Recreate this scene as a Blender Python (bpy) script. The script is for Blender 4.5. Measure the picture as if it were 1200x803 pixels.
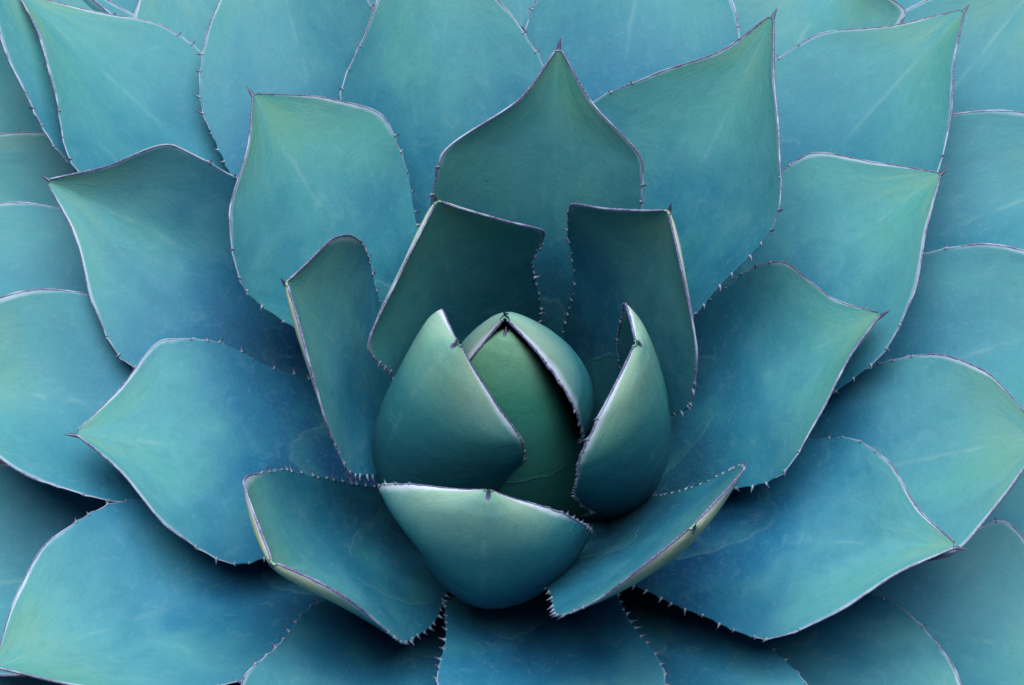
import bpy, math, random
import numpy as np

# ------------------------------------------------------------------ camera, world, sun, exposure
for o in list(bpy.data.objects):
    bpy.data.objects.remove(o)
S = bpy.context.scene
COL = S.collection
F, D, EL, OPX, W0, H0 = 2400., 1.6, math.radians(58), (612., 615.), 1200., 803.
DV = np.array([0, math.cos(EL), -math.sin(EL)]); RV = np.array([1., 0, 0]); UVV = np.cross(RV, DV)
CAM = -(((OPX[0]-W0/2)/F*D)*RV + ((H0/2-OPX[1])/F*D)*UVV + D*DV)
cd = bpy.data.cameras.new('camera'); cam = bpy.data.objects.new('camera', cd); COL.objects.link(cam)
cam.location = CAM; cam.rotation_euler = (math.pi/2-EL, 0, 0)
cd.sensor_width = 36; cd.lens = F/W0*36; cd.clip_start = .05; cd.clip_end = 200
S.camera = cam

SUN_EL, SUN_ROT = math.radians(77), math.radians(8)
world = bpy.data.worlds.new('World'); S.world = world; world.use_nodes = True
wn = world.node_tree; wn.nodes.clear()
sky = wn.nodes.new('ShaderNodeTexSky'); sky.sky_type = 'NISHITA'; sky.sun_disc = False
sky.sun_elevation = SUN_EL; sky.sun_rotation = SUN_ROT; sky.air_density = 1.0; sky.dust_density = 1.0; sky.ozone_density = 1.5
bg = wn.nodes.new('ShaderNodeBackground'); bg.inputs[1].default_value = .05
wo = wn.nodes.new('ShaderNodeOutputWorld')
wn.links.new(sky.outputs[0], bg.inputs[0]); wn.links.new(bg.outputs[0], wo.inputs[0])
sl = bpy.data.lights.new('sun', 'SUN'); sl.energy = 4.5; sl.angle = math.radians(60); sl.color = (1, .99, .965)
so = bpy.data.objects.new('sun', sl); COL.objects.link(so)
so.rotation_euler = (math.pi/2-SUN_EL, 0, math.pi-SUN_ROT)
so.location = (0, 0, 3)
S.view_settings.view_transform = 'Standard'; S.view_settings.look = 'None'
S.view_settings.gamma = 1; S.view_settings.use_curve_mapping = False
S.view_settings.exposure = 0.84
S.cycles.max_bounces = 10; S.cycles.diffuse_bounces = 6
S.cycles.use_denoising = True; S.cycles.adaptive_threshold = .02

# ------------------------------------------------------------------ materials
class NT:
    def __init__(self, name):
        self.m = bpy.data.materials.new(name); self.m.use_nodes = True
        self.t = self.m.node_tree; self.t.nodes.clear()
        self.out = self.t.nodes.new('ShaderNodeOutputMaterial')
        self.b = self.t.nodes.new('ShaderNodeBsdfPrincipled')
        self.t.links.new(self.b.outputs[0], self.out.inputs[0])
    def put(self, sock, v):
        if hasattr(v, 'is_linked') or isinstance(v, bpy.types.NodeSocket): self.t.links.new(v, sock)
        else: sock.default_value = v
    def M(self, op, a, b=0., c=None, clamp=False):
        n = self.t.nodes.new('ShaderNodeMath'); n.operation = op; n.use_clamp = clamp
        self.put(n.inputs[0], a); self.put(n.inputs[1], b)
        if c is not None: self.put(n.inputs[2], c)
        return n.outputs[0]
    def attr(self, name, kind='GEOMETRY', out='Fac'):
        n = self.t.nodes.new('ShaderNodeAttribute'); n.attribute_type = kind; n.attribute_name = name
        return n.outputs[out]
    def ss(self, x, a, b, lo=0., hi=1.):
        n = self.t.nodes.new('ShaderNodeMapRange'); n.interpolation_type = 'SMOOTHSTEP'
        self.put(n.inputs[0], x); self.put(n.inputs[1], a); self.put(n.inputs[2], b); self.put(n.inputs[3], lo); self.put(n.inputs[4], hi)
        return n.outputs[0]
    def mix(self, f, a, b, mode='MIX'):
        n = self.t.nodes.new('ShaderNodeMix'); n.data_type = 'RGBA'; n.blend_type = mode
        self.put(n.inputs[0], f)
        for i, v in ((6, a), (7, b)):
            if isinstance(v, tuple): v = (*v, 1)
            self.put(n.inputs[i], v)
        return n.outputs[2]
    def xyz(self, x, y, z):
        n = self.t.nodes.new('ShaderNodeCombineXYZ')
        for i, v in enumerate((x, y, z)): self.put(n.inputs[i], v)
        return n.outputs[0]
    def noise(self, vec, scale, detail=3, rough=.5, dist=0.):
        n = self.t.nodes.new('ShaderNodeTexNoise'); self.t.links.new(vec, n.inputs['Vector'])
        n.inputs['Scale'].default_value = scale; n.inputs['Detail'].default_value = detail
        n.inputs['Roughness'].default_value = rough; n.inputs['Distortion'].default_value = dist
        return n.outputs[0]
    def coord(self): return self.t.nodes.new('ShaderNodeTexCoord').outputs['Object']
    def bump(self, h, strength, dist, prev=None):
        n = self.t.nodes.new('ShaderNodeBump'); n.inputs['Strength'].default_value = strength; n.inputs['Distance'].default_value = dist
        self.t.links.new(h, n.inputs['Height'])
        if prev: self.t.links.new(prev, n.inputs['Normal'])
        return n.outputs[0]

def leaf_material():
    k = NT('glaucous_leaf'); P = k.coord()
    s = k.attr('along'); t = k.attr('across'); side = k.attr('side')
    green = k.attr('green', 'OBJECT'); rnd = k.attr('seed', 'OBJECT')
    at = k.M('ABSOLUTE', t)
    Q = k.xyz(k.M('ADD', k.M('MULTIPLY', t, .9), k.M('MULTIPLY', rnd, 37.)), k.M('MULTIPLY', s, 3.5), k.M('MULTIPLY', rnd, 91.))
    soft = k.noise(Q, 1.3, 2, .5, .4)
    patch = k.noise(Q, 4.0, 4, .55, .6)
    streak = k.noise(k.xyz(k.M('ADD', k.M('MULTIPLY', t, 60.), k.M('MULTIPLY', rnd, 53.)), k.M('MULTIPLY', s, 2.2), rnd), 1., 3, .6)
    fine = k.noise(P, 420., 3, .6)
    tipf = k.ss(s, .60, 1.0)
    # shade painted into the colour, dark base to pale tip; patchy waxy bloom; greener skin towards the tip
    shade_ramp = k.M('ADD', k.M('SUBTRACT', s, k.M('MULTIPLY', side, .16)), k.M('ADD', k.M('MULTIPLY', k.M('SUBTRACT', soft, .5), .34), k.M('MULTIPLY', k.M('SUBTRACT', patch, .5), .16)))
    col = k.mix(k.ss(shade_ramp, .34, .66), BLUE_SHADE, BLUE_B)
    col = k.mix(k.M('MULTIPLY', k.ss(shade_ramp, .58, .95), .85), col, PALE)
    g = k.M('ADD', k.M('MULTIPLY', k.M('ADD', k.M('MULTIPLY', tipf, .42), k.M('MULTIPLY', k.ss(soft, .45, .75), .2)), k.M('SUBTRACT', 1., k.M('MULTIPLY', side, .2))), green, clamp=True)
    col = k.mix(g, col, GREEN)
    col = k.mix(k.M('MULTIPLY', k.attr('outer_dim', 'OBJECT'), .45), col, (.016, .105, .150))   # outer leaves darkened in colour to offset bright overhead light
    # yellow-green flush just behind the tip and cream underside of the tip
    flush = k.M('MULTIPLY', k.ss(s, .80, .99), k.ss(k.noise(Q, 2.1, 3), .35, .62))
    col = k.mix(k.M('MULTIPLY', k.M('MULTIPLY', flush, k.attr('cream', 'OBJECT')), .32), col, YELL)
    cream = k.M('MULTIPLY', k.M('MULTIPLY', side, k.ss(s, .80, .99)), k.M('MULTIPLY', k.ss(at, .1, .9, .35, .9), k.attr('cream', 'OBJECT')))
    col = k.mix(cream, col, CREAM)
    col = k.mix(k.M('MULTIPLY', k.ss(streak, .35, .75), .07), col, (.02, .09, .12))
    col = k.mix(k.M('MULTIPLY', k.ss(fine, .45, .8), .05), col, (.24, .36, .40))
    # pressed-in outline of the neighbouring leaf that once lay against this one
    c0 = k.M('MULTIPLY', k.M('SUBTRACT', rnd, .5), .7)
    tt = k.M('SUBTRACT', t, c0)
    wav = k.M('MULTIPLY', k.M('ABSOLUTE', k.M('SINE', k.M('MULTIPLY', tt, 17.))), .010)
    lev = k.M('ADD', .46, k.M('MULTIPLY', k.M('FRACT', k.M('MULTIPLY', rnd, 7.3)), .22))
    dd = k.M('SUBTRACT', k.M('SUBTRACT', s, k.M('SUBTRACT', lev, k.M('MULTIPLY', k.M('POWER', k.M('ABSOLUTE', tt), 1.6), .34))), wav)
    dd = k.M('ADD', dd, k.M('MULTIPLY', k.M('SUBTRACT', patch, .5), .03))
    line = k.M('EXPONENT', k.M('MULTIPLY', k.M('POWER', k.M('DIVIDE', dd, .0055), 2.), -1.))
    brk = k.M('MULTIPLY', k.ss(k.noise(Q, 2.6, 3), .36, .52), k.ss(at, .95, .7))
    line = k.M('MULTIPLY', line, brk)
    halo = k.M('MULTIPLY', k.ss(dd, -.09, -.002), k.M('LESS_THAN', dd, 0.))
    col = k.mix(k.M('MULTIPLY', line, .09), col, (.22, .34, .37))
    col = k.mix(k.M('MULTIPLY', k.M('MULTIPLY', halo, brk), .35), col, (.02, .11, .13))
    # midline: fine pale seam near the tip
    seam = k.M('MULTIPLY', k.M('EXPONENT', k.M('MULTIPLY', k.M('POWER', k.M('DIVIDE', k.M('ADD', t, k.M('MULTIPLY', k.M('SUBTRACT', patch, .5), .05)), .022), 2.), -1.)), k.ss(s, .62, .85))
    col = k.mix(k.M('MULTIPLY', k.M('MULTIPLY', seam, k.ss(k.noise(Q, 5., 2), .42, .6)), .12), col, (.26, .36, .30))
    # pale horny border
    edge = k.ss(k.M('ADD', at, k.M('MULTIPLY', k.M('SUBTRACT', k.noise(Q, 9., 3), .5), .05)), k.M('SUBTRACT', .99, k.M('MULTIPLY', k.M('MULTIPLY', k.ss(s, .70, .97), .085), k.attr('rim', 'OBJECT'))), k.M('SUBTRACT', 1.006, k.M('MULTIPLY', k.ss(s, .72, 1.), .03)))
    edge = k.M('MULTIPLY', edge, k.M('SUBTRACT', 1., k.M('MULTIPLY', k.attr('outer_dim', 'OBJECT'), .6)))
    col = k.mix(k.M('MULTIPLY', edge, k.M('ADD', .08, k.M('MULTIPLY', k.ss(s, .74, .95), .8))), col, EDGE)
    # rubbed and blotchy wax
    blot = k.noise(Q, 7.5, 5, .62, 1.1)
    col = k.mix(k.M('MULTIPLY', k.ss(blot, .50, .68), .16), col, (.020, .095, .125))
    col = k.mix(k.M('MULTIPLY', k.ss(blot, .46, .30), .12), col, (.12, .24, .28))
    # tiny scars and specks
    vor = k.t.nodes.new('ShaderNodeTexVoronoi'); vor.inputs['Scale'].default_value = 55.
    k.t.links.new(P, vor.inputs['Vector'])
    spk = k.M('MULTIPLY', k.ss(vor.outputs['Distance'], .075, .03), k.ss(k.noise(P, 14., 2), .58, .66))
    col = k.mix(k.M('MULTIPLY', spk, .55), col, (.02, .06, .07))
    k.t.links.new(col, k.b.inputs['Base Color'])
    k.put(k.b.inputs['Roughness'], k.ss(patch, .2, .8, .50, .68))
    k.b.inputs['Specular IOR Level'].default_value = .12
    k.b.inputs['Subsurface Weight'].default_value = .0
    h = k.M('ADD', k.M('MULTIPLY', streak, .08), k.M('MULTIPLY', patch, 1.0))
    n1 = k.bump(h, .3, .0020)
    n2 = k.bump(k.M('ADD', fine, k.M('MULTIPLY', line, 1.6)), .25, .0006, n1)
    k.t.links.new(n2, k.b.inputs['Normal'])
    return k.m

def horn_material(name, dark, pale):
    k = NT(name); P = k.coord(); v = k.attr('along')
    n = k.noise(P, 260., 3)
    c = k.mix(k.ss(k.M('ADD', v, k.M('MULTIPLY', k.M('SUBTRACT', n, .5), .5)), .1, .65), pale, dark)
    k.t.links.new(c, k.b.inputs['Base Color']); k.b.inputs['Roughness'].default_value = .42
    return k.m

def rim_material():
    k = NT('rim_horn'); P = k.coord(); v = k.attr('along')
    n = k.noise(P, 55., 2, .5); n2 = k.noise(P, 700., 2)
    f = k.ss(k.M('ADD', n, k.M('MULTIPLY', k.M('SUBTRACT', v, .6), .22)), .38, .62)
    c = k.mix(f, (.19, .23, .33), (.06, .06, .14))
    c = k.mix(k.M('MULTIPLY', k.ss(n2, .4, .7), .3), c, (.30, .32, .40))
    k.t.links.new(c, k.b.inputs['Base Color']); k.b.inputs['Roughness'].default_value = .5
    k.b.inputs['Specular IOR Level'].default_value = .3
    return k.m

def plain(name, a, b, scale, rough=.9):
    k = NT(name); P = k.coord(); n = k.noise(P, scale, 6, .65)
    k.t.links.new(k.mix(k.ss(n, .3, .7), a, b), k.b.inputs['Base Color'])
    k.b.inputs['Roughness'].default_value = rough
    k.t.links.new(k.bump(n, .8, .01), k.b.inputs['Normal'])
    return k.m

BLUE_SHADE, BLUE_B, PALE = ((0.001, 0.027, 0.08), (0.006, 0.084, 0.165), (0.076, 0.226, 0.29))  # dark base, middle and pale tip of the shading painted along each leaf
GREEN, YELL, CREAM, EDGE = ((0.03, 0.18, 0.12), (0.14, 0.23, 0.11), (0.36, 0.42, 0.29), (0.38, 0.43, 0.54))
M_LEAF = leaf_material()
M_SPINE = horn_material('spine_horn', (.03, .03, .07), (.15, .16, .26))
M_RIM = rim_material()
M_TOOTH = horn_material('tooth_horn', (.03, .03, .075), (.085, .14, .18))
M_SOIL = plain('dry_soil', (.018, .017, .014), (.05, .045, .035), 60.)
M_STEM = plain('stem_tissue', (.10, .20, .18), (.16, .28, .24), 40.)

# ------------------------------------------------------------------ helpers
def mesh(name, V, Fc, mat, parent=None, attrs=None, smooth=True):
    me = bpy.data.meshes.new(name); me.from_pydata([tuple(v) for v in V], [], Fc)
    if smooth: me.polygons.foreach_set('use_smooth', [True]*len(me.polygons))
    for an, arr in (attrs or {}).items():
        A = me.attributes.new(an, 'FLOAT', 'POINT'); A.data.foreach_set('value', np.asarray(arr, np.float32))
    me.materials.append(mat); me.update()
    o = bpy.data.objects.new(name, me); COL.objects.link(o)
    if parent: o.parent = parent
    return o

# ------------------------------------------------------------------ the setting
gn = 60; gx = np.linspace(-1, 1, gn); gx = 3*gx+37*gx**5; rs = np.random.RandomState(3)
V = [(x, y, -.10+.012*rs.rand()) for y in gx for x in gx]
Fc = [(i+j*gn, i+1+j*gn, i+1+(j+1)*gn, i+(j+1)*gn) for j in range(gn-1) for i in range(gn-1)]
ground = mesh('ground', V, Fc, M_SOIL); ground['kind'] = 'structure'

# ------------------------------------------------------------------ the leaf model
WS = np.array([0, .3, .55, .7, .82, .92, 1.0]); TIPW = .0022
def pchip(x, y, xi):
    h = np.diff(x); dl = np.diff(y)/h; n = len(x); m = np.zeros(n)
    for i in range(1, n-1):
        if dl[i-1]*dl[i] > 0:
            w1 = 2*h[i]+h[i-1]; w2 = h[i]+2*h[i-1]; m[i] = (w1+w2)/(w1/dl[i-1]+w2/dl[i])
    m[0] = dl[0]; m[-1] = dl[-1]
    k = np.clip(np.searchsorted(x, xi)-1, 0, n-2); t = (xi-x[k])/h[k]
    return (1+2*t)*(1-t)**2*y[k]+t*(1-t)**2*h[k]*m[k]+t*t*(3-2*t)*y[k+1]+t*t*(t-1)*h[k]*m[k+1]
def quad(a, b, c, s): return a*(2*(s-.5)*(s-1))+b*(-4*s*(s-1))+c*(2*s*(s-.5))
def frame(p, base, s):
    e = quad(p[2], p[3], p[4], s); yaw = p[0]+p[5]*s+p[6]*s*s
    T = np.stack([np.cos(e)*np.cos(yaw), np.cos(e)*np.sin(yaw), np.sin(e)], -1)
    mid = np.vstack([np.zeros(3), np.cumsum(.5*(T[1:]+T[:-1])*np.diff(s)[:, None], 0)])*math.exp(p[1])
    mid = mid+np.array([base[0]*math.cos(p[0]), base[0]*math.sin(p[0]), base[1]])
    lat = np.stack([-np.sin(yaw), np.cos(yaw), 0*yaw], -1); n = np.cross(T, lat); r = p[7]+p[8]*s
    l2 = np.cos(r)[:, None]*lat+np.sin(r)[:, None]*n
    return mid, T, l2, np.cross(T, l2)
def wave(s, t, rs):
    out = 0
    for _ in range(5):
        a, b, c, d = rs.uniform(-2.2, 2.2), rs.uniform(2, 11), rs.uniform(0, 6.3), rs.uniform(.3, 1)
        out = out+d*np.sin(a*t+b*s+c)
    return out/5

NS, NT_ = 150, 15
s1 = 1-(1-np.linspace(0, 1, NS))**1.15
tp = 1-(1-np.linspace(0, 1, NT_))**1.7           # 0..1, finer towards the margin

def add_cone(V, Fc, A, base, axis, bend, up, length, rad, nseg=6, nr=4, flat=1., spindle=False):
    axis = axis/np.linalg.norm(axis); sd = np.cross(axis, up); sd /= np.linalg.norm(sd)+1e-9; u2 = np.cross(sd, axis)
    o = len(V)
    for k in range(nr+1):
        f = k/nr; c = base+axis*length*f+bend*length*f*f; r = rad*(1-f)**.85*(min(1, .12+f/.22) if spindle else 1)+.00006
        for q in range(nseg):
            an = 2*math.pi*q/nseg; V.append(c+r*(math.cos(an)*sd+flat*math.sin(an)*u2)); A.append(f)
    for k in range(nr):
        for q in range(nseg):
            a0 = o+k*nseg+q; a1 = o+k*nseg+(q+1) % nseg
            Fc.append((a0, a1, a1+nseg, a0+nseg))
    Fc.append(tuple(o+nr*nseg+q for q in range(nseg)))

def build_leaf(idx, plant, p, base, wrap, ring, spine, pitch, green, label=None):
    rs = np.random.RandomState(1000+idx); p = np.array(p)
    s = s1; L = math.exp(p[1]); mid, T, lat, nrm = frame(p, base, s)
    gi = [np.interp(s, [0, .2, .65, 1], [g[0], g[0], g[1], g[2]]) for g in (p[21:24], p[24:27])]
    # smooth the kinks of the cupping profile
    ker = np.hanning(31); ker /= ker.sum()
    gi = [np.convolve(np.pad(g, 15, mode='edge'), ker, 'valid') for g in gi]
    wi = [pchip(WS, np.append(np.exp(p[9:15]), TIPW), s), pchip(WS, np.append(np.exp(p[15:21]), TIPW), s)]
    # teeth positions on both margins
    teeth = []
    for k in range(2):
        a = .30; ts = []
        while a < (.80 if ring > 1.5 else .93):
            ts.append(a); a += pitch/L*rs.uniform(.7, 1.35)*(1+.8*max(0, a-.66)*3)
        teeth.append(np.array(ts))
    hw = []
    for k in range(2):
        bump = np.zeros(NS)
        for a in teeth[k]:
            d = (s-a)*L
            bump += np.exp(-np.abs(d/.0022)**1.5)*.0014*rs.uniform(.6, 1.2)
        bump += .0009*np.sin(s*L/.017+rs.uniform(0, 6))*np.clip(1-s, 0, .2)*5
        hw.append(wi[k]+bump*(wi[k] > .012))
    fine = 32; tf = np.linspace(0, 1, fine*4+1)
    al = wrap*2*tf+(1-wrap)*1.25*(1-(1-tf)**4)
    rows = []
    for k, sg in ((1, -1), (0, 1)):
        A = gi[k][:, None]*al[None]
        cx = np.concatenate([np.zeros((NS, 1)), np.cumsum(.5*(np.cos(A)[:, 1:]+np.cos(A)[:, :-1]), 1)], 1)/(fine*4)
        cy = np.concatenate([np.zeros((NS, 1)), np.cumsum(.5*(np.sin(A)[:, 1:]+np.sin(A)[:, :-1]), 1)], 1)/(fine*4)
        X = np.stack([np.interp(tp, tf, c) for c in cx])*wi[k][:, None]
        Y = np.stack([np.interp(tp, tf, c) for c in cy])*wi[k][:, None]
        ext = (hw[k]-wi[k])[:, None]*tp[None]**10
        Ax = np.stack([np.interp(tp, tf, a_) for a_ in A])
        X = X+ext*np.cos(Ax); Y = Y+ext*np.sin(Ax)
        pos = mid[:, None]+sg*X[..., None]*lat[:, None]+Y[..., None]*nrm[:, None]
        nn = -sg*np.sin(Ax)[..., None]*lat[:, None]+np.cos(Ax)[..., None]*nrm[:, None]
        outw = sg*np.cos(Ax)[..., None]*lat[:, None]+np.sin(Ax)[..., None]*nrm[:, None]
        rows.append((pos, nn, outw))
    pos = np.concatenate([rows[0][0][:, ::-1], rows[1][0][:, 1:]], 1)
    nn = np.concatenate([rows[0][1][:, ::-1], rows[1][1][:, 1:]], 1)
    t = np.concatenate([-tp[::-1], tp[1:]]); nt = len(t)
    SG, TG = np.meshgrid(s, t, indexing='ij')
    wtip = np.clip((1-SG)*4, 0, 1)
    # gentle unevenness of the blade, a shallow groove along the midline near the tip, wavy margin
    und = .0022*wave(SG, TG, rs)*wtip+.0010*wave(SG*3, TG*2.5, rs)*wtip*np.abs(TG)**2
    groove = -.0016*np.exp(-(TG/.16)**2)*np.clip((SG-.45)/.4, 0, 1)*wtip
    pos = pos+nn*(und+groove)[..., None]
    # thickness: fat at the base and midline, a blunt bevel to the margin
    Tm = (.88 if 1.5 < ring < 3 else 1.)*np.interp(s, [0, .2, .5, .8, .95, 1], [.015, .012, .0085, .0062, .0050, .0030])
    th = .0007+Tm[:, None]*(1-np.abs(t)[None]**2.4)**.9*np.minimum(1, np.minimum(wi[0], wi[1])[:, None]/.012)**.5
    under = pos-nn*th[..., None]
    V = np.concatenate([pos.reshape(-1, 3), under.reshape(-1, 3)]); off = NS*nt
    Fc = []
    for i in range(NS-1):
        a = i*nt
        for j in range(nt-1):
            b = a+j
            Fc.append((b, b+nt, b+nt+1, b+1)); Fc.append((off+b, off+b+1, off+b+nt+1, off+b+nt))
        Fc.append((a, off+a, off+a+nt, a+nt)); e = a+nt-1
        Fc.append((e, e+nt, off+e+nt, off+e))
    Fc.append(tuple(range(nt-1, -1, -1))+tuple(off+j for j in range(nt)))
    e = (NS-1)*nt
    Fc.append(tuple(e+j for j in range(nt))+tuple(off+e+j for j in range(nt-1, -1, -1)))
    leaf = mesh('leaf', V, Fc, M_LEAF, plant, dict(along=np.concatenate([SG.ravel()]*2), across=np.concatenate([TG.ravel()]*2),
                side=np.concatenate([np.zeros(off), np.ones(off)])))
    leaf['green'] = float(green); leaf['outer_dim'] = min(1., max(0., (ring-3.3)/1.2))*rs.uniform(.6, 1.); leaf['rim'] = 1.7 if ring < 2.5 else (1.25 if ring < 3.3 else .8); leaf['cream'] = .45 if ring < 1.5 else 1.0; leaf['seed'] = float(rs.rand())
    if label: leaf['label'] = label
    # terminal spine, slightly curved
    V2, F2, A2 = [], [], []
    ax = pos[-1, nt//2]-pos[-6, nt//2]; ax /= np.linalg.norm(ax)
    add_cone(V2, F2, A2, pos[-1, nt//2]-ax*.007-nn[-1, nt//2]*.0022, ax, lat[-1]*rs.uniform(-.12, .12)+nrm[-1]*rs.uniform(-.15, .1), nrm[-1], spine*.75+.007, .0028, 10, 12, .8, True)
    mesh('terminal_spine', V2, F2, M_SPINE, leaf, dict(along=A2))
    # dark horny rim running down both margins from the spine
    V3, F3, A3 = [], [], []
    for k, j, sg in ((1, 0, -1), (0, nt-1, 1)):
        i0 = int(np.searchsorted(s, (.68 if ring > 1.5 else .55))); o = len(V3); ns = 0
        ow = rows[0][2][:, -1] if k else rows[1][2][:, -1]
        for i in range(i0, NS):
            f = (s[i]-s[i0])/(1-s[i0]); r = .0003+.0005*min(1, f*2.2)*(.7+.6*rs.rand())
            c = pos[i, j]-nn[i, j]*.0004+ow[i]*.0002
            for q in range(6):
                an = 2*math.pi*q/6; V3.append(c+r*(math.cos(an)*ow[i]+1.1*math.sin(an)*nn[i, j])); A3.append(min(1, .25+f*.9))
            ns += 1
        for i in range(ns-1):
            for q in range(6):
                a0 = o+i*6+q; a1 = o+i*6+(q+1) % 6; F3.append((a0, a1, a1+6, a0+6))
    mesh('horny_margin', V3, F3, M_RIM, leaf, dict(along=A3))
    # teeth
    V4, F4, A4 = [], [], []
    for k, j in ((1, 0), (0, nt-1)):
        ow = rows[0][2][:, -1] if k else rows[1][2][:, -1]
        for a in teeth[k]:
            i = int(np.searchsorted(s, a)); i = min(i, NS-2)
            d = ow[i]+T[i]*rs.uniform(-.25, .55)+nn[i, j]*rs.uniform(-.1, .35)
            ln = rs.uniform(.0020, .0062)*(.75 if ring < 1.5 else 1)
            add_cone(V4, F4, A4, pos[i, j]-ow[i]*.0009-nn[i, j]*.0004, d, T[i]*rs.uniform(-.5, .3), nn[i, j], ln, .0013, 6, 4)
    tt = mesh('margin_teeth', V4, F4, M_TOOTH, leaf, dict(along=A4)); tt['kind'] = 'stuff'
    return leaf

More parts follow.
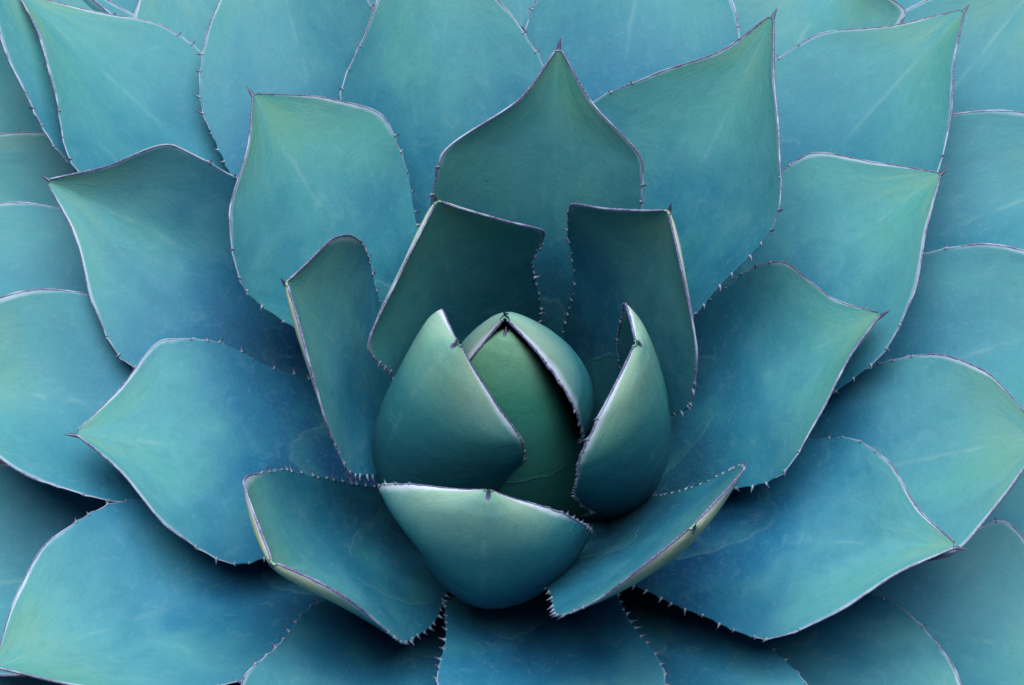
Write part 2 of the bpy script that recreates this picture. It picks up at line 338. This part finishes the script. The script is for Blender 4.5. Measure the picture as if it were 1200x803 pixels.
# ring, base radius, base height, wrap, spine length, tooth pitch, green, label, 27 shape numbers
# (azimuth, log length, 3 elevations, 2 bends, 2 rolls, 6+6 log half-widths, 3+3 cupping angles)
LEAVES = [
    (1.0, 0.0440, 0.0500, 1.00, 0.004, 0.0065, 0.15, 'hooded leaf wrapped over the central bud',
     (1.068, -1.209, 1.522, 1.824, 2.065, -0.0088, 0.0305, 0.0778, 0.2182, -2.945, -2.883, -2.597, -2.474, -2.636, -3.187, -2.945, -2.883, -2.597, -2.471, -2.618, -3.196, 0.8761, 0.9091, 0.8495, 0.8691, 0.8795, 0.6972)),
    (1.0, 0.0230, 0.0720, 0.50, 0.004, 0.0065, 0.15, None,
     (-1.741, -1.199, 0.3662, 1.063, 2.215, 0.0074, -0.0055, 0.0376, 0.0725, -3.754, -3.401, -2.482, -2.528, -2.72, -3.209, -3.755, -3.416, -2.841, -2.834, -2.426, -2.801, 0.619, 0.602, 0.6157, 0.6319, 0.5998, 0.5886)),
    (1.0, 0.0230, 0.0720, 0.50, 0.004, 0.0065, 0.25, None,
     (3.869, -1.131, 0.3842, 1.462, 2.313, -0.0826, -0.1676, 0.1211, -0.0571, -2.867, -2.777, -2.418, -2.441, -2.532, -3.073, -2.888, -2.799, -2.458, -2.593, -2.754, -2.745, 1.036, 0.8782, 0.7403, 0.907, 0.9464, 0.612)),
    (1.0, 0.0230, 0.0720, 0.50, 0.004, 0.0065, 0.22, None,
     (-0.5409, -1.212, 0.4062, 1.445, 1.882, 0.0492, 0.0286, 0.1305, 0.1998, -3.833, -3.431, -2.726, -2.564, -2.658, -2.884, -3.834, -3.436, -2.75, -2.604, -2.604, -3.006, 0.6336, 0.5812, 0.289, 0.6547, 0.6627, 0.4798)),
    (1.0, 0.0500, 0.0500, 1.00, 0.004, 0.0065, 0.70, 'pale green innermost leaf rolled into a cone',
     (-1.948, -1.242, 1.311, 1.576, 2.275, 0.0067, 0.0062, 0, 0, -2.079, -2.079, -2.163, -2.328, -2.624, -3.158, -2.079, -2.079, -2.163, -2.328, -2.624, -3.158, 1.27, 1.38, 1.27, 1.27, 1.38, 1.27)),
    (2.0, 0.0340, 0.0440, 0.45, 0.007, 0.0080, 0.25, None,
     (2.498, -1.136, 1.561, 1.408, 1.485, -0.0882, -0.2009, 0.0035, -0.1344, -3.032, -2.988, -2.732, -2.606, -2.43, -3.126, -3.034, -2.997, -2.78, -2.854, -2.677, -3.226, 0.3261, 0.2905, 0.4471, 0.3065, 0.2231, 0.5082)),
    (2.0, 0.0340, 0.0440, 0.45, 0.007, 0.0080, 0.12, None,
     (0.36, -1.126, 1.468, 1.31, 1.474, 0.0708, 0.194, -0.0257, 0.1042, -3.04, -3.006, -2.872, -2.616, -2.636, -3.278, -3.037, -2.993, -2.733, -2.466, -2.574, -3.18, 0.1488, 0.0823, 0.4114, 0.1964, 0.1313, 0.3688)),
    (2.0, 0.0340, 0.0440, 0.45, 0.007, 0.0080, 0.08, None,
     (3.212, -1.12, 1.269, 1.174, 1.265, -0.0678, -0.0475, -0.003, -0.0725, -3.025, -2.979, -2.731, -2.481, -2.58, -3.035, -3.025, -2.982, -2.857, -2.514, -2.639, -2.962, 0.1442, 0.0331, 0.3181, 0.1195, 0.0326, 0.3296)),
    (2.0, 0.0340, 0.0440, 0.45, 0.007, 0.0080, 0.12, None,
     (-1.046, -1.039, 1.145, 0.9628, 1.398, -0.059, -0.0088, 0.0449, 0.2374, -3.079, -3.078, -2.798, -2.523, -2.665, -3.149, -3.072, -3.041, -2.787, -2.618, -2.774, -3.192, 0.0962, 0.0938, 0.1316, 0.1427, 0.0563, 0.1034)),
    (2.0, 0.0340, 0.0440, 0.45, 0.007, 0.0080, 0.12, None,
     (3.894, -1.142, 0.8606, 0.8217, 1.205, 0.1109, 0.1765, -0.1201, -0.1266, -3.18, -3.234, -2.689, -2.647, -2.783, -3.09, -3.154, -3.124, -2.795, -2.618, -2.661, -2.789, 0.1875, -0.0749, 0.3941, 0.3128, 0.2239, 0.3425)),
    (3.0, 0.0450, 0.0160, 0.30, 0.012, 0.0125, 0.15, None,
     (1.46, -0.973, 1.566, 1.203, 0.9169, -0.0542, 0.0055, 0.0533, 0.1505, -2.938, -2.885, -2.605, -2.435, -2.496, -3.696, -2.94, -2.897, -2.65, -2.633, -2.664, -3.634, 0.3573, 0.3766, 0.4594, 0.3607, 0.4246, 0.431)),
    (3.0, 0.0450, 0.0160, 0.30, 0.012, 0.0125, 0.12, None,
     (0.1281, -1.181, 1.289, 0.7554, 0.5901, 0.0809, 0.0323, -0.0521, -0.1894, -2.883, -2.808, -2.505, -2.389, -2.542, -3.618, -2.884, -2.813, -2.514, -2.377, -2.676, -3.536, 0.1549, 0.0331, 0.3116, 0.1347, 0.0558, 0.3391)),
    (3.0, 0.0450, 0.0160, 0.30, 0.012, 0.0125, 0.00, None,
     (3.251, -1.114, 1.098, 0.526, 0.38, -0.0352, -0.0024, -0.0012, 0.1861, -2.877, -2.804, -2.542, -2.295, -2.447, -3.322, -2.875, -2.77, -2.633, -2.425, -2.497, -3.313, 0.1652, 0.0638, 0.3205, 0.2039, 0.166, 0.2571)),
    (3.0, 0.0450, 0.0160, 0.30, 0.012, 0.0125, 0.14, None,
     (0.8743, -0.8989, 1.395, 0.8376, 0.6791, -0.0242, 0.186, -0.0901, -0.1086, -2.985, -2.936, -2.599, -2.393, -2.795, -3.894, -2.996, -3, -2.629, -2.394, -2.8, -3.692, 0.3952, 0.3612, 0.3502, 0.4691, 0.3455, 0.3893)),
    (3.0, 0.0450, 0.0160, 0.30, 0.012, 0.0125, 0.12, None,
     (2.401, -1.029, 1.276, 0.7309, 0.6211, -0.1399, -0.0681, 0.1033, 0.2347, -2.949, -2.895, -2.585, -2.302, -2.488, -3.398, -2.953, -2.915, -2.855, -2.561, -2.517, -3.003, 0.1347, 0.099, 0.3437, 0.1185, 0.0744, 0.3078)),
    (3.0, 0.0450, 0.0160, 0.30, 0.012, 0.0125, 0.00, None,
     (-0.5309, -1.065, 1.158, 0.5864, 0.49, 0.1138, 0.1518, -0.0192, -0.0936, -2.929, -2.869, -2.581, -2.486, -2.734, -3.718, -2.933, -2.877, -2.593, -2.419, -2.703, -3.638, 0.1439, 0.0723, 0.2532, 0.1405, 0.0373, 0.2763)),
    (3.2, 0.0472, 0.0104, 0.30, 0.012, 0.0125, 0.10, None,
     (0.4873, -0.9654, 1.12, 0.6049, 0.4728, 0.0044, -0.001, -0.0212, -0.1588, -2.839, -2.761, -2.466, -2.531, -2.579, -3.284, -2.833, -2.736, -2.337, -2.318, -2.511, -3.272, 0.1667, 0.1374, 0.2618, 0.1433, 0.0719, 0.3043)),
    (3.2, 0.0472, 0.0104, 0.30, 0.012, 0.0125, 0.00, None,
     (2.589, -0.8934, 1.007, 0.4927, 0.2707, 0.1275, 0.102, -0.2115, -0.4687, -2.921, -2.862, -2.571, -2.355, -2.651, -3.595, -2.923, -2.874, -2.632, -2.651, -2.626, -3.517, 0.3034, 0.2778, 0.3496, 0.3334, 0.3877, 0.4038)),
    (3.6, 0.0516, -0.0008, 0.30, 0.012, 0.0125, 0.00, None,
     (-1.522, -0.9698, 1.138, 0.712, 0.4667, 0.0288, -0.0111, -0.015, -0.0615, -2.879, -2.818, -2.685, -2.522, -2.644, -3.128, -2.873, -2.783, -2.726, -2.644, -2.671, -3.134, 0.2728, 0.282, 0.3042, 0.2638, 0.3077, 0.3097)),
    (3.8, 0.0538, -0.0064, 0.30, 0.012, 0.0125, 0.00, None,
     (-1.973, -0.9119, 0.922, 0.7358, 0.6382, -0.0374, -0.0827, 0.0135, 0.0477, -2.91, -2.862, -2.613, -2.56, -2.673, -3.145, -2.91, -2.86, -2.608, -2.67, -2.703, -3.15, 0.2917, 0.293, 0.2998, 0.2971, 0.2914, 0.2942)),
    (3.9, 0.0549, -0.0092, 0.30, 0.012, 0.0125, 0.00, None,
     (-1.041, -0.9768, 1.036, 0.622, 0.3715, -0.1656, -0.1523, -0.1021, -0.0864, -2.922, -2.882, -2.672, -2.548, -2.614, -3.098, -2.921, -2.877, -2.629, -2.516, -2.617, -3.098, 0.1715, 0.1012, 0.2636, 0.195, 0.1854, 0.2686)),
    (3.6, 0.0516, -0.0008, 0.30, 0.012, 0.0125, 0.00, None,
     (3.688, -0.8885, 0.9986, 0.4819, 0.3288, 0.0064, -0.0081, 0.0431, 0.16, -2.902, -2.849, -2.57, -2.417, -2.534, -3.027, -2.902, -2.849, -2.592, -2.428, -2.555, -3.134, 0.2018, 0.1651, 0.2978, 0.2077, 0.187, 0.2645)),
    (4.0, 0.0560, -0.0120, 0.30, 0.012, 0.0125, 0.12, None,
     (1.837, -0.8291, 1.091, 0.6317, 0.4205, -0.0833, -0.0882, 0.0653, 0.1946, -2.884, -2.829, -2.558, -2.434, -2.834, -3.428, -2.885, -2.831, -2.566, -2.494, -2.727, -3.478, 0.2626, 0.2621, 0.3056, 0.2634, 0.2612, 0.2708)),
    (3.8, 0.0538, -0.0064, 0.30, 0.012, 0.0125, 0.00, None,
     (-0.2325, -0.9496, 1.074, 0.613, 0.4148, 0.1278, 0.1342, -0.0242, -0.0017, -2.895, -2.843, -2.585, -2.538, -2.588, -2.913, -2.894, -2.839, -2.564, -2.435, -2.435, -3.002, 0.1509, 0.0846, 0.2544, 0.1613, 0.1202, 0.2469)),
    (4.0, 0.0560, -0.0120, 0.30, 0.012, 0.0125, 0.00, None,
     (2.183, -0.7098, 0.9322, 0.4648, 0.3109, -0.213, -0.2128, -0.0809, -0.236, -2.881, -2.822, -2.523, -2.453, -2.681, -3.393, -2.884, -2.833, -2.585, -2.647, -2.741, -3.292, 0.2128, 0.1897, 0.2455, 0.2075, 0.2222, 0.2799)),
    (4.0, 0.0560, -0.0120, 0.30, 0.012, 0.0125, 0.00, None,
     (1.275, -0.7552, 0.9624, 0.5011, 0.3077, 0.0849, 0.1092, 0.0231, 0.0809, -2.875, -2.818, -2.547, -2.468, -2.604, -3.097, -2.874, -2.814, -2.529, -2.383, -2.528, -3.106, 0.2292, 0.2138, 0.274, 0.2309, 0.2152, 0.2566)),
    (4.0, 0.0560, -0.0120, 0.30, 0.012, 0.0125, 0.10, None,
     (0.7393, -0.7196, 0.9782, 0.5009, 0.3208, 0.0452, -0.0099, -0.0481, -0.2311, -2.862, -2.801, -2.522, -2.449, -2.562, -3.444, -2.861, -2.795, -2.494, -2.301, -2.63, -3.487, 0.2476, 0.2543, 0.2659, 0.231, 0.1971, 0.3254)),
    (4.0, 0.0560, -0.0120, 0.30, 0.012, 0.0125, 0.00, None,
     (3.001, -0.8878, 0.8974, 0.4226, 0.2074, 0.0898, 0.1537, 0.0095, -0.0381, -2.883, -2.827, -2.562, -2.361, -2.465, -2.884, -2.884, -2.83, -2.567, -2.493, -2.509, -2.648, 0.2815, 0.2979, 0.2746, 0.2689, 0.2556, 0.2918)),
    (4.0, 0.0560, -0.0120, 0.30, 0.012, 0.0125, 0.12, None,
     (2.389, -0.6184, 0.836, 0.3608, 0.1827, -0.0409, 0.0779, 0.0888, 0.2955, -2.878, -2.818, -2.53, -2.272, -2.754, -3.621, -2.881, -2.828, -2.577, -2.634, -2.718, -3.484, 0.2182, 0.1902, 0.3549, 0.2262, 0.2148, 0.2956)),
    (4.2, 0.0582, -0.0176, 0.30, 0.012, 0.0125, 0.00, None,
     (0.1568, -0.828, 0.9456, 0.5305, 0.2662, -0.0164, -0.0205, -0.0039, 0.0085, -2.887, -2.834, -2.572, -2.506, -2.551, -2.893, -2.887, -2.833, -2.564, -2.452, -2.547, -2.967, 0.2589, 0.2574, 0.285, 0.262, 0.2686, 0.2808)),
    (4.2, 0.0582, -0.0176, 0.30, 0.012, 0.0125, 0.00, None,
     (-0.6225, -1.006, 0.8477, 0.4044, 0.1706, -0.1508, -0.156, -0.1439, -0.2649, -2.961, -2.934, -2.767, -2.561, -2.682, -3.133, -2.961, -2.939, -2.755, -2.64, -2.684, -3.139, 0.2916, 0.2877, 0.2867, 0.3225, 0.3904, 0.3059)),
    (4.2, 0.0582, -0.0176, 0.30, 0.012, 0.0125, 0.00, None,
     (-0.4659, -0.9279, 0.6644, 0.1694, -0.0147, 0.1782, 0.2083, -0.0879, -0.1609, -2.929, -2.892, -2.666, -2.667, -2.344, -2.903, -2.929, -2.891, -2.665, -2.567, -2.482, -2.95, 0.2789, 0.2703, 0.2777, 0.2978, 0.3348, 0.2897)),
    (4.5, 0.0615, -0.0260, 0.30, 0.012, 0.0125, 0.00, None,
     (0.5864, -0.6945, 0.8183, 0.4252, 0.1427, -0.1906, -0.2325, 0.0058, 0.0187, -2.87, -2.809, -2.521, -2.367, -2.533, -2.907, -2.871, -2.812, -2.539, -2.436, -2.55, -2.975, 0.272, 0.288, 0.2791, 0.2728, 0.2942, 0.2773)),
    (5.0, 0.0670, -0.0400, 0.30, 0.012, 0.0125, 0.00, None,
     (2.777, -0.7197, 0.7642, 0.3747, 0.1236, 0.0384, 0.0725, 0.0469, 0.0842, -2.9, -2.851, -2.596, -2.532, -2.625, -3.063, -2.9, -2.851, -2.597, -2.538, -2.615, -3.027, 0.233, 0.2582, 0.2367, 0.2234, 0.225, 0.231)),
    (5.0, 0.0670, -0.0400, 0.30, 0.012, 0.0125, 0.00, None,
     (2.59, -0.6715, 0.6863, 0.2804, 0.0534, 0.0364, 0.0819, 0.0103, 0.0113, -2.891, -2.839, -2.578, -2.511, -2.651, -3.065, -2.89, -2.838, -2.573, -2.483, -2.645, -3.015, 0.2188, 0.2317, 0.225, 0.215, 0.2188, 0.2253)),
    (5.0, 0.0670, -0.0400, 0.30, 0.012, 0.0125, 0.00, None,
     (2.244, -0.6557, 0.797, 0.3852, 0.1784, -0.11, -0.1265, 0.007, 0.0187, -2.876, -2.818, -2.542, -2.436, -2.621, -3.153, -2.876, -2.818, -2.542, -2.437, -2.66, -3.182, 0.1941, 0.1925, 0.2031, 0.1939, 0.192, 0.2008)),
    (5.0, 0.0670, -0.0400, 0.30, 0.012, 0.0125, 0.00, None,
     (3.393, -0.8464, 0.7207, 0.3084, 0.0904, 0.0056, -0.0589, 0.0188, 0.0162, -2.891, -2.838, -2.57, -2.463, -2.479, -2.978, -2.892, -2.841, -2.585, -2.585, -2.396, -2.959, 0.1878, 0.189, 0.2084, 0.1822, 0.1696, 0.2136)),
    (5.0, 0.0670, -0.0400, 0.30, 0.012, 0.0125, 0.00, None,
     (3.745, -0.8029, 0.6307, 0.2215, 0.0244, -0.0324, -0.0879, 0.1959, 0.307, -2.937, -2.902, -2.679, -2.605, -2.521, -2.996, -2.938, -2.906, -2.695, -2.741, -2.388, -2.966, 0.2377, 0.3032, 0.238, 0.1898, 0.1383, 0.232)),
    (5.0, 0.0670, -0.0400, 0.30, 0.012, 0.0125, 0.00, None,
     (-0.1364, -0.8399, 0.5054, 0.0537, -0.1209, 0.1732, 0.164, -0.1489, -0.268, -2.946, -2.917, -2.713, -2.768, -2.575, -3.083, -2.946, -2.914, -2.699, -2.669, -2.638, -3.097, 0.193, 0.1608, 0.2161, 0.223, 0.2651, 0.2327)),
    (5.0, 0.0670, -0.0400, 0.30, 0.012, 0.0125, 0.00, None,
     (0.668, -0.5642, 0.7846, 0.381, 0.185, 0.1031, 0.1427, 0.0127, 0.0188, -2.896, -2.846, -2.592, -2.538, -2.644, -3.127, -2.896, -2.845, -2.584, -2.496, -2.606, -3.108, 0.1837, 0.1808, 0.2028, 0.18, 0.1687, 0.2021)),
    (5.0, 0.0670, -0.0400, 0.30, 0.012, 0.0125, 0.00, None,
     (1.045, -0.74, 0.6642, 0.4999, 0.0697, -0.0586, -0.0451, -0.0963, -0.1322, -2.865, -2.804, -2.519, -2.395, -2.526, -2.729, -2.865, -2.804, -2.519, -2.391, -2.435, -2.354, 0.2909, 0.3337, 0.3445, 0.282, 0.3142, 0.4485)),
    (5.0, 0.0670, -0.0400, 0.30, 0.012, 0.0125, 0.00, None,
     (1.574, -0.7453, 0.8743, 0.4839, 0.2391, -0.0004, -0.001, 0.0008, 0.002, -2.88, -2.824, -2.551, -2.453, -2.679, -3.154, -2.88, -2.824, -2.551, -2.453, -2.679, -3.154, 0.2092, 0.2143, 0.2165, 0.2091, 0.214, 0.2162)),
    (5.0, 0.0670, -0.0400, 0.30, 0.012, 0.0125, 0.00, None,
     (2.429, -0.5536, 0.7776, 0.4023, 0.1804, -0.052, -0.1001, 0.1026, 0.2457, -2.886, -2.832, -2.565, -2.475, -2.687, -3.181, -2.886, -2.832, -2.566, -2.483, -2.773, -3.212, 0.1788, 0.1809, 0.2018, 0.1684, 0.145, 0.1722)),
    (5.0, 0.0670, -0.0400, 0.30, 0.012, 0.0125, 0.00, None,
     (2.511, -0.5772, 0.5002, 0.2689, -0.1657, -0.0713, 0.0026, -0.1646, -0.3892, -2.808, -2.724, -2.385, -2.158, -2.123, -2.348, -2.808, -2.724, -2.386, -2.163, -2.099, -1.952, 0.1966, 0.2006, 0.2211, 0.1895, 0.1752, 0.342)),
    (5.2, 0.0692, -0.0456, 0.30, 0.012, 0.0125, 0.00, None,
     (2.125, -0.4357, 0.5674, 0.3739, 0.2226, -0.045, -0.0118, -0.0224, -0.0468, -2.866, -2.805, -2.519, -2.397, -2.546, -3.046, -2.866, -2.805, -2.519, -2.393, -2.543, -3.045, 0.2023, 0.2025, 0.2119, 0.2041, 0.2086, 0.2144)),
    (5.2, 0.0692, -0.0456, 0.30, 0.012, 0.0125, 0.00, None,
     (1.004, -0.5107, 0.7542, 0.3536, 0.1496, 0.0058, -0.0068, -0.0034, -0.0019, -2.865, -2.803, -2.516, -2.389, -2.545, -3.048, -2.865, -2.803, -2.517, -2.392, -2.553, -3.049, 0.1917, 0.1883, 0.2073, 0.1922, 0.1902, 0.2053)),
    (5.2, 0.0692, -0.0456, 0.30, 0.012, 0.0125, 0.00, None,
     (1.866, -0.6378, 0.787, 0.4883, 0.1968, -0.0928, -0.0692, 0.0707, 0.1285, -2.864, -2.802, -2.517, -2.4, -2.54, -3.042, -2.864, -2.802, -2.516, -2.388, -2.538, -3.043, 0.1878, 0.1785, 0.202, 0.1761, 0.1308, 0.1697)),
]
plant = bpy.data.objects.new('agave_plant', None); COL.objects.link(plant)
plant.location = (0, 0, 0); plant.empty_display_size = .1
plant['label'] = 'large blue-green agave rosette of broad toothed leaves around a pale green central bud'
plant['category'] = 'agave'

# short stout stem under the rosette
V, Fc, A = [], [], []
prof = [(.002, .085), (.016, .08), (.026, .06), (.040, .02), (.055, -.03), (.062, -.08), (.060, -.13)]
for r, z in prof:
    for q in range(24): V.append((r*math.cos(q*math.pi/12), r*math.sin(q*math.pi/12), z))
for i in range(len(prof)-1):
    for q in range(24):
        a0 = i*24+q; a1 = i*24+(q+1) % 24; Fc.append((a0, a0+24, a1+24, a1))
mesh('stem', V, Fc, M_STEM, plant)

for i, (ring, br, bz, wrap, spine, pitch, green, label, prm) in enumerate(LEAVES):
    build_leaf(i, plant, prm, (br, bz), wrap, ring, spine, pitch, green, label)
